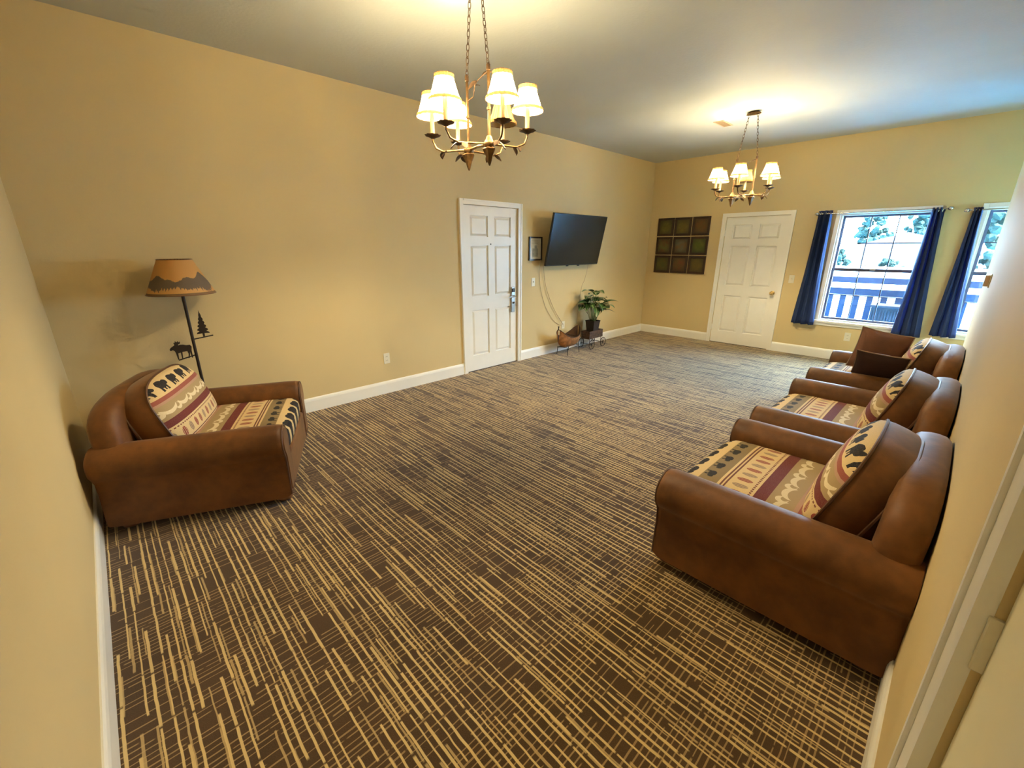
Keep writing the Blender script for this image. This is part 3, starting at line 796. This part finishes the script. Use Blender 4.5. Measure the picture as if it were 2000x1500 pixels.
# switches and outlets
def plate(name, label, cat, loc, rz, kind, s=1.0):
    t = empty(name, loc, rz); tag(t, label, cat)
    MB().box((-.036 * s, -.006, -.058 * s), (.036 * s, 0, .058 * s)).build('cover_plate', 'plate', t, smooth=False, bevel=.003)
    if kind == 'switch': MB().box((-.006, -.018, -.004), (.006, -.006, .014)).build('toggle', 'plate', t, smooth=False, bevel=.002)
    else:
        for z in (-.022, .022):
            f = MB().box((-.016, -.008, z - .014), (.016, -.006, z + .014)).build('socket_face', 'plate', t, smooth=False, bevel=.002)
            MB().box((-.008, -.0086, z - .004), (-.005, -.008, z + .007)).box((.005, -.0086, z - .004), (.008, -.008, z + .007)).build('slot', 'plateslot', f, smooth=False)
plate('wall_outlet', 'ivory outlet low on the left wall between armchair and door', 'outlet', (0, 2.432, .395), PI / 2, 'outlet')
plate('light_switch', 'ivory light switch below the small framed notice', 'light switch', (0, 4.761, 1.094), PI / 2, 'switch')
plate('light_switch', 'ivory light switch between the far door and the left navy curtain', 'light switch', (2.415, L, 1.11), 0, 'switch')
plate('wall_outlet', 'ivory outlet under the far window', 'outlet', (3.243, L, .35), 0, 'outlet')
th = empty('thermostat', (W, 5.2, 1.32), -PI / 2); tag(th, 'small tan thermostat box near the far end of the right wall', 'thermostat')
MB().box((-.055, -.008, -.05), (.055, 0, .05)).build('back_plate', 'plate', th, smooth=False, bevel=.003)
MB().box((-.045, -.034, -.04), (.045, -.008, .04)).build('cover', 'vent', th, smooth=False, bevel=.004)
plate('wall_outlet', 'ivory outlet low on the left wall between canoe and television cables', 'outlet', (0, 5.46, .40), PI / 2, 'outlet')

# ------------------------------------------------------------------ nine small framed pictures on the far wall
cols = [((.12, .12, .02), (.20, .19, .03)), ((.17, .12, .015), (.24, .20, .03)), ((.22, .07, .01), (.15, .10, .02)),
        ((.20, .06, .02), (.16, .19, .05)), ((.28, .14, .05), (.16, .22, .16)), ((.10, .16, .02), (.17, .20, .03)),
        ((.10, .13, .03), (.16, .14, .02)), ((.14, .11, .02), (.24, .06, .015)), ((.13, .11, .02), (.19, .14, .02))]
rowl = ['top', 'middle', 'bottom']; coll = ['left', 'centre', 'right']
desc = ['olive green', 'golden olive', 'rust orange', 'red and green', 'orange and pale green', 'leaf green', 'dull green', 'olive and red', 'olive gold']
px0, px1, pz0, pz1 = .160, 1.112, 1.115, 2.062; cwid = (px1 - px0) / 3; chgt = (pz1 - pz0) / 3
for r in range(3):
    for c in range(3):
        i = r * 3 + c; s = .149
        t = empty('framed_picture', (px0 + cwid * (c + .5) + random.uniform(-.003, .003), L, pz1 - chgt * (r + .5) + random.uniform(-.003, .003)))
        tag(t, f'small {desc[i]} picture in dark frame, {rowl[r]} row {coll[c]} of the nine-picture grid', 'picture', 'nine framed pictures on the far wall')
        b = .038; m = MB()
        m.box((-s, -.022, -s), (-s + b, -.002, s)).box((s - b, -.022, -s), (s, -.002, s)).box((-s + b, -.022, -s), (s - b, -.002, -s + b)).box((-s + b, -.022, s - b), (s - b, -.002, s))
        m.build('frame', 'framebrown', t, smooth=False, bevel=.003)
        MB().box((-s + b, -.012, -s + b), (s - b, -.004, s - b)).build('print', art_mat('leaf_print', cols[i][0], cols[i][1], i * 1.7), t, smooth=False)

# ------------------------------------------------------------------ canoe planter on a wire stand
cn = empty('canoe_planter', (.195, 5.37, 0), math.radians(6)); tag(cn, 'brown canoe-shaped planter on a low wire stand below the television', 'planter')
def hull(off, name, mat, par):
    rings = []; n = 24
    for i in range(n + 1):
        q = -1 + 2 * i / n; k = max(.02, (1 - abs(q) ** 2.2)) ** .62; hw = (.130 - off) * k + .002
        zb = .105 + off + .12 * abs(q) ** 4; zt = .265 + .135 * abs(q) ** 2.6
        ring = []
        for j in range(13):
            a = PI * j / 12; ring.append((-hw * math.cos(a) * 1.0, q * (.275 - off * .6), zt - (zt - zb) * math.sin(a) ** .8))
        rings.append(ring)
    vs = [p for r in rings for p in r]; fs = []
    for i in range(n):
        for j in range(12): fs.append((i*13+j, i*13+j+1, (i+1)*13+j+1, (i+1)*13+j))
    return MB().add(vs, fs).build(name, mat, par), rings
h_, rg = hull(0, 'hull', 'wicker', cn); hull(.009, 'hull_lining', 'canoein', cn)
for j in (0, 12): MB().tube([r[j] for r in rg], .006, 6).build('gunwale', 'wagonwood', cn)
for y in (-.11, .11): MB().box((-.105, y - .008, .262), (.105, y + .008, .270)).build('thwart', 'wagonwood', cn, smooth=False)
for y in (-.16, .16):
    MB().tube([(-.10, y, 0), (-.085, y, .12), (-.04, y, .118), (.04, y, .118), (.085, y, .12), (.10, y, 0)], .005, 6).build('stand_leg', 'iron', cn)
for x in (-.085, .085): MB().tube([(x, -.16, .10), (x, .16, .10)], .004, 6).build('stand_bar', 'iron', cn)
# tiny bird-like finial at the near tip
MB().tube([(0, -.27, .39), (0, -.285, .42), (-.0, -.275, .445), (.0, -.30, .455)], [.006, .007, .009, .003], 7).build('bow_ornament', 'iron', cn)

# ------------------------------------------------------------------ wagon planter with potted plant
wg = empty('wagon_planter', (.20, 5.97, 0), math.radians(2)); tag(wg, 'small dark wooden wagon with wire spoked wheels under the potted plant', 'planter wagon')
for z in (.175, .213, .251):
    for s in (-1, 1):
        MB().box((s * .075 - .006, -.19, z), (s * .075 + .006, .19, z + .034)).build('side_plank', 'wagonwood', wg, smooth=False, bevel=.002)
    for s in (-1, 1): MB().box((-.069, s * .184 - .006, z), (.069, s * .184 + .006, z + .034)).build('end_plank', 'wagonwood', wg, smooth=False, bevel=.002)
MB().box((-.081, -.19, .163), (.081, .19, .175)).build('bed', 'wagonwood', wg, smooth=False)
for y in (-.15, .17):
    MB().tube([(-.105, y, .078), (.105, y, .078)], .005, 6).build('axle', 'iron', wg)
    MB().tube([(-.06, y, .163), (-.06, y, .078)], .004, 6).tube([(.06, y, .163), (.06, y, .078)], .004, 6).build('axle_hanger', 'iron', wg)
    for x in (-.105, .105):
        wh = MB().tube([(x, y + .073 * math.cos(a), .078 + .073 * math.sin(a)) for a in [2 * PI * i / 24 for i in range(24)]], .005, 6, True).build('wheel', 'iron', wg)
        for i in range(6):
            a = PI * i / 6; MB().tube([(x, y - .07 * math.cos(a), .078 - .07 * math.sin(a)), (x, y + .07 * math.cos(a), .078 + .07 * math.sin(a))], .0022, 5).build('spoke', 'iron', wh)
MB().tube([(0, -.19, .17), (0, -.25, .20), (0, -.31, .30)], .005, 6).build('handle', 'iron', wg)

pl = empty('potted_plant', (.20, 5.97, .175)); tag(pl, 'leafy green houseplant in a dark square pot on the wagon', 'plant')
def sq(s, z): return [(-s, -s, z), (s, -s, z), (s, s, z), (-s, s, z)]
pm = MB().loft([sq(.060, 0), sq(.068, .10), sq(.082, .235), sq(.090, .265), sq(.082, .268), sq(.076, .235)], True)
pm.build('pot', 'pot', pl, smooth=False, bevel=.004)
MB().box((-.074, -.074, .225), (.074, .074, .24)).build('soil', 'soil', pl, smooth=False)
# one leaf blade: grows along +y from the origin, folded a little along its midrib, drooping at the tip
lf = MB(); n = 9; vs = []; fs = []
for i in range(n + 1):
    q = i / n; wv = .055 * math.sin(PI * q ** .75) ** .9 + .0015; z = .035 * q - .10 * q * q * 1.0
    for j in (-1, -.5, 0, .5, 1): vs.append((wv * j, q * .20, z + .012 * abs(j) * math.sin(PI * q)))
for i in range(n):
    for j in range(4): fs.append((i*5+j, i*5+j+1, (i+1)*5+j+1, (i+1)*5+j))
leaf_me = lf.add(vs, fs).mesh('leaf', 'leaf')
rnd = random.Random(11)
for k in range(30):
    a = k * 2.39996 + rnd.uniform(-.3, .3); ring = k / 30; rad = .03 + .15 * (ring ** .7) * rnd.uniform(.7, 1.1); hz = .30 + (.40 - .24 * ring) * rnd.uniform(.75, 1.08)
    tx, ty = rad * math.cos(a), rad * math.sin(a)
    if .20 + tx < .05: tx = -.15 + rnd.uniform(0, .04)
    MB().tube([(tx * .2, ty * .2, .235), (tx * .55, ty * .55, .235 + (hz - .235) * .6), (tx, ty, hz)], [.004, .0032, .002], 6).build('stem', 'stemgreen', pl)
    s = rnd.uniform(.85, 1.25); o = place('leaf', leaf_me, pl, (tx, ty, hz), (rnd.uniform(-.5, .5) + .25 * (1 - ring), rnd.uniform(-.35, .35), a - PI / 2 + rnd.uniform(-.5, .5)))
    # keep blades off the wall
    if .20 + tx + .2 * s * math.cos(a) < .02: o.rotation_euler[2] = (PI / 2 if math.sin(a) > 0 else -PI / 2) - PI / 2 + (-.3 if math.sin(a) > 0 else .3)
    o.scale = (s, s, s)

# ------------------------------------------------------------------ chandeliers (origin at the hub level, six candle arms on two stems)
CZ = 2.128
def make_chandelier():
    t = empty('chandelier', (0, 0, CZ)); drop = H - CZ
    MB().lathe([(0, 0), (.05, -.004), (.068, -.014), (.075, -.022), (.075, -.026), (0, -.026)][::-1], 28, (0, 0, 0), None, Matrix.Translation((0, 0, drop)) @ Matrix.Diagonal((1, .62, 1, 1)) @ Matrix.Translation((0, 0, .0))).build('canopy', 'bronze', t)
    top = .37
    for s in (-1, 1):
        a = Vector((s * .045, 0, drop - .024)); b = Vector((s * .108, 0, top + .012)); n = int((a - b).length / .030); m = MB()
        d = (b - a) / n
        for i in range(n):
            c = a + d * (i + .5); ln = d.length * .66; e = d.normalized(); side = Vector((0, 1, 0)) if i % 2 else e.cross(Vector((0, 1, 0))).normalized()
            m.tube([c + e * ln * math.cos(q) + side * .0085 * math.sin(q) for q in [2 * PI * k / 12 for k in range(12)]], .0021, 5, True)
        m.build('chain', 'bronzedark', t)
        st = MB().tube([(s * .108, 0, 0), (s * .1085, .002, top * .5), (s * .108, 0, top)], [.0085, .0078, .0085], 10).build('stem', 'bronze', t)
        MB().lathe([(0, -.012), (.012, -.008), (.012, .018), (.005, .026), (0, .03)], 10, (s * .108, 0, top)).build('stem_cap', 'bronzedark', st)
        MB().lathe([(0, -.011), (.0125, -.006), (.0125, .006), (0, .011)], 10, (s * .1085, 0, top * .48)).build('stem_knot', 'bronze', st)
        hb = MB().lathe([(0, .045), (.014, .040), (.020, .022), (.030, .010), (.032, -.004), (.024, -.018), (.014, -.024), (0, -.026)], 18, (s * .108, 0, 0)).build('hub', 'bronze', t)
        # leafy drop under the hub
        MB().lathe([(.022, -.016), (.036, -.026), (.030, -.038), (.020, -.062), (.012, -.092), (.004, -.112), (0, -.114)], 20, (s * .108, 0, 0), lambda q, i: 1 + .16 * math.sin(5 * q) * (1 if i < 3 else .5)).build('drop_finial', 'bronze', hb)
    MB().tube([(-.108, 0, 0), (0, 0, .006), (.108, 0, 0)], .008, 8).build('cross_bar', 'bronze', t)
    # vine sprig joining the stems
    v_ = MB().tube([(-.108, 0, .26), (-.06, .012, .275), (-.025, .0, .325), (.02, -.01, .335), (.06, .0, .352), (.108, 0, .36)], .0035, 6).build('vine', 'bronzedark', t)
    lf = MB(); n = 7; vs = []; fs = []
    for i in range(n + 1):
        q = i / n; w_ = .016 * math.sin(PI * q) ** .8 + .0008
        for j in (-1, 0, 1): vs.append((w_ * j, q * .058, -.018 * q * q + .004 * abs(j)))
    for i in range(n):
        for j in range(2): fs.append((i*3+j, i*3+j+1, (i+1)*3+j+1, (i+1)*3+j))
    vs2 = [(x, y, z - .0025) for x, y, z in vs]; o_ = len(vs)
    lm = lf.add(vs + vs2, fs + [tuple(reversed([k + o_ for k in f])) for f in fs]).mesh('leaf', 'bronzedark')
    for p, e in (((-.03, 0, .32), (.6, .3, .5)), ((.0, -.005, .335), (-.4, .2, 2.2)), ((.05, 0, .35), (.5, 0, -1.0))): place('leaf', lm, v_, p, e)
    arms = [(-8, .29, 0), (43, .29, 0), (110, .265, 1), (172, .29, 0), (217, .29, 0), (284, .265, 0)]
    pan = MB().lathe([(0, -.012), (.010, -.012), (.024, -.004), (.044, .003), (.047, .008), (.040, .004), (.012, .000), (0, .0)], 30, mod=lambda q, i: 1 + (.09 * math.sin(9 * q) if i in (3, 4) else 0)).mesh('drip_pan', 'bronzedark')
    can = MB().lathe([(0, 0), (.0125, 0), (.0125, .128), (.010, .134), (0, .134)], 14).mesh('candle_sleeve', 'candle')
    bul = MB().lathe([(0, 0), (.006, .002), (.012, .014), (.013, .024), (.008, .040), (.002, .052), (0, .053)], 12).mesh('bulb', 'bulb')
    N = 60
    sp = [(.086, -.005), (.084, .004), (.077, .018), (.064, .055), (.051, .098), (.047, .108), (.049, .116)]
    fr = lambda q, i: 1 + (.035 if i in (0, 6) else .012) * math.sin(20 * q)
    inn = [(r - .0015, z) for r, z in reversed(sp)]
    baf = MB().lathe([(r - .0025, z) for r, z in sp] + [(.0135, .114)], N, mod=fr).mesh('shade_light_baffle', 'lining')  # inner layer and top cap added to cut the hot spot on the ceiling
    def shade(mat): return MB().lathe(sp, N, mod=fr).mesh('candle_shade', mat)
    lit, dim = shade('litshade'), shade('dimshade')
    fr2 = lambda q, i: 1 + .03 * math.sin(20 * q)
    trb = MB().lathe([(.0895, -.007), (.0885, .003), (.0850, .010)], N, mod=fr2).mesh('shade_trim', 'shadetrim')
    trt = MB().lathe([(.0535, .100), (.0505, .109), (.0525, .119)], N, mod=fr2).mesh('shade_trim', 'shadetrim')
    rb = MB()
    for q in range(12): rb.tube([((r + .001) * math.cos(q * PI / 6), (r + .001) * math.sin(q * PI / 6), z) for r, z in sp[1:-1]], .0011, 4)
    rbm = rb.mesh('shade_pleat', 'shadetrim')
    for deg, r, off in arms:
        a = math.radians(deg); p = Vector((r * math.cos(a), r * math.sin(a), 0)); hub = Vector((.108 if p.x > .0 and deg not in (110,) else -.108, 0, 0))
        if deg == 284: hub = Vector((.108, 0, 0)) if False else Vector((-.108, 0, 0)) if p.x < 0 else Vector((.108, 0, 0))
        d = (p - hub); pts = [hub, hub + d * .35 + Vector((0, 0, -.004)), hub + d * .72 + Vector((0, 0, -.010)), hub + d * .92 + Vector((0, 0, .008)), hub + d * 1.0 + Vector((0, 0, .045)), p + Vector((0, 0, .066))]
        ar = MB().tube(pts, [.0065, .006, .0055, .0055, .0055, .006], 8).build('arm', 'bronze', t)
        place('drip_pan', pan, ar, p + Vector((0, 0, .072)))
        place('candle_sleeve', can, ar, p + Vector((0, 0, .072)))
        if not off: place('bulb', bul, ar, p + Vector((0, 0, .205)))
        s_ = place('candle_shade', dim if off else lit, ar, p + Vector((0, 0, .180)))
        place('shade_pleat', rbm, ar, p + Vector((0, 0, .180))); place('shade_light_baffle', baf, ar, p + Vector((0, 0, .180))); place('shade_trim', trb, ar, p + Vector((0, 0, .180))); place('shade_trim', trt, ar, p + Vector((0, 0, .180)))
        k = hub + d * .62
        place('leaf', lm, ar, k + Vector((0, 0, -.006)), (-.5, .3, a - PI / 2 + .9)); place('leaf', lm, ar, k + d * .1 + Vector((0, 0, -.008)), (-.35, -.3, a - PI / 2 - .8))
    return t
GC = 'bronze candle chandeliers with small shades'
c1 = make_chandelier(); tag(c1, 'bronze leaf chandelier hanging near the camera, cut by the top of the photo', 'chandelier', GC); c1.location = (2.06, 2.10, CZ); c1.rotation_euler = (0, 0, math.radians(-5))
c2 = copy_tree(c1); c2['label'] = 'bronze leaf chandelier at the far end, above the far door'; c2.location = (2.235, 5.86, CZ)

# ceiling register beside the far chandelier
vt = empty('ceiling_vent', (1.815, 6.11, H)); tag(vt, 'small tan ceiling air vent beside the far chandelier', 'vent')
MB().box((-.06, -.15, -.006), (-.045, .15, 0)).box((.045, -.15, -.006), (.06, .15, 0)).box((-.045, -.15, -.006), (.045, -.135, 0)).box((-.045, .135, -.006), (.045, .15, 0)).build('frame', 'vent', vt, smooth=False)
MB().box((-.045, -.135, -.0015), (.045, .135, 0)).build('duct', 'ventdark', vt, smooth=False)
sl = MB().box((-.045, -.004, -.005), (.045, .004, -.002), Matrix.Rotation(.5, 4, 'X')).mesh('slat', 'vent', False)
for i in range(12): place('slat', sl, vt, (0, -.124 + i * .0225, 0), smooth=False)
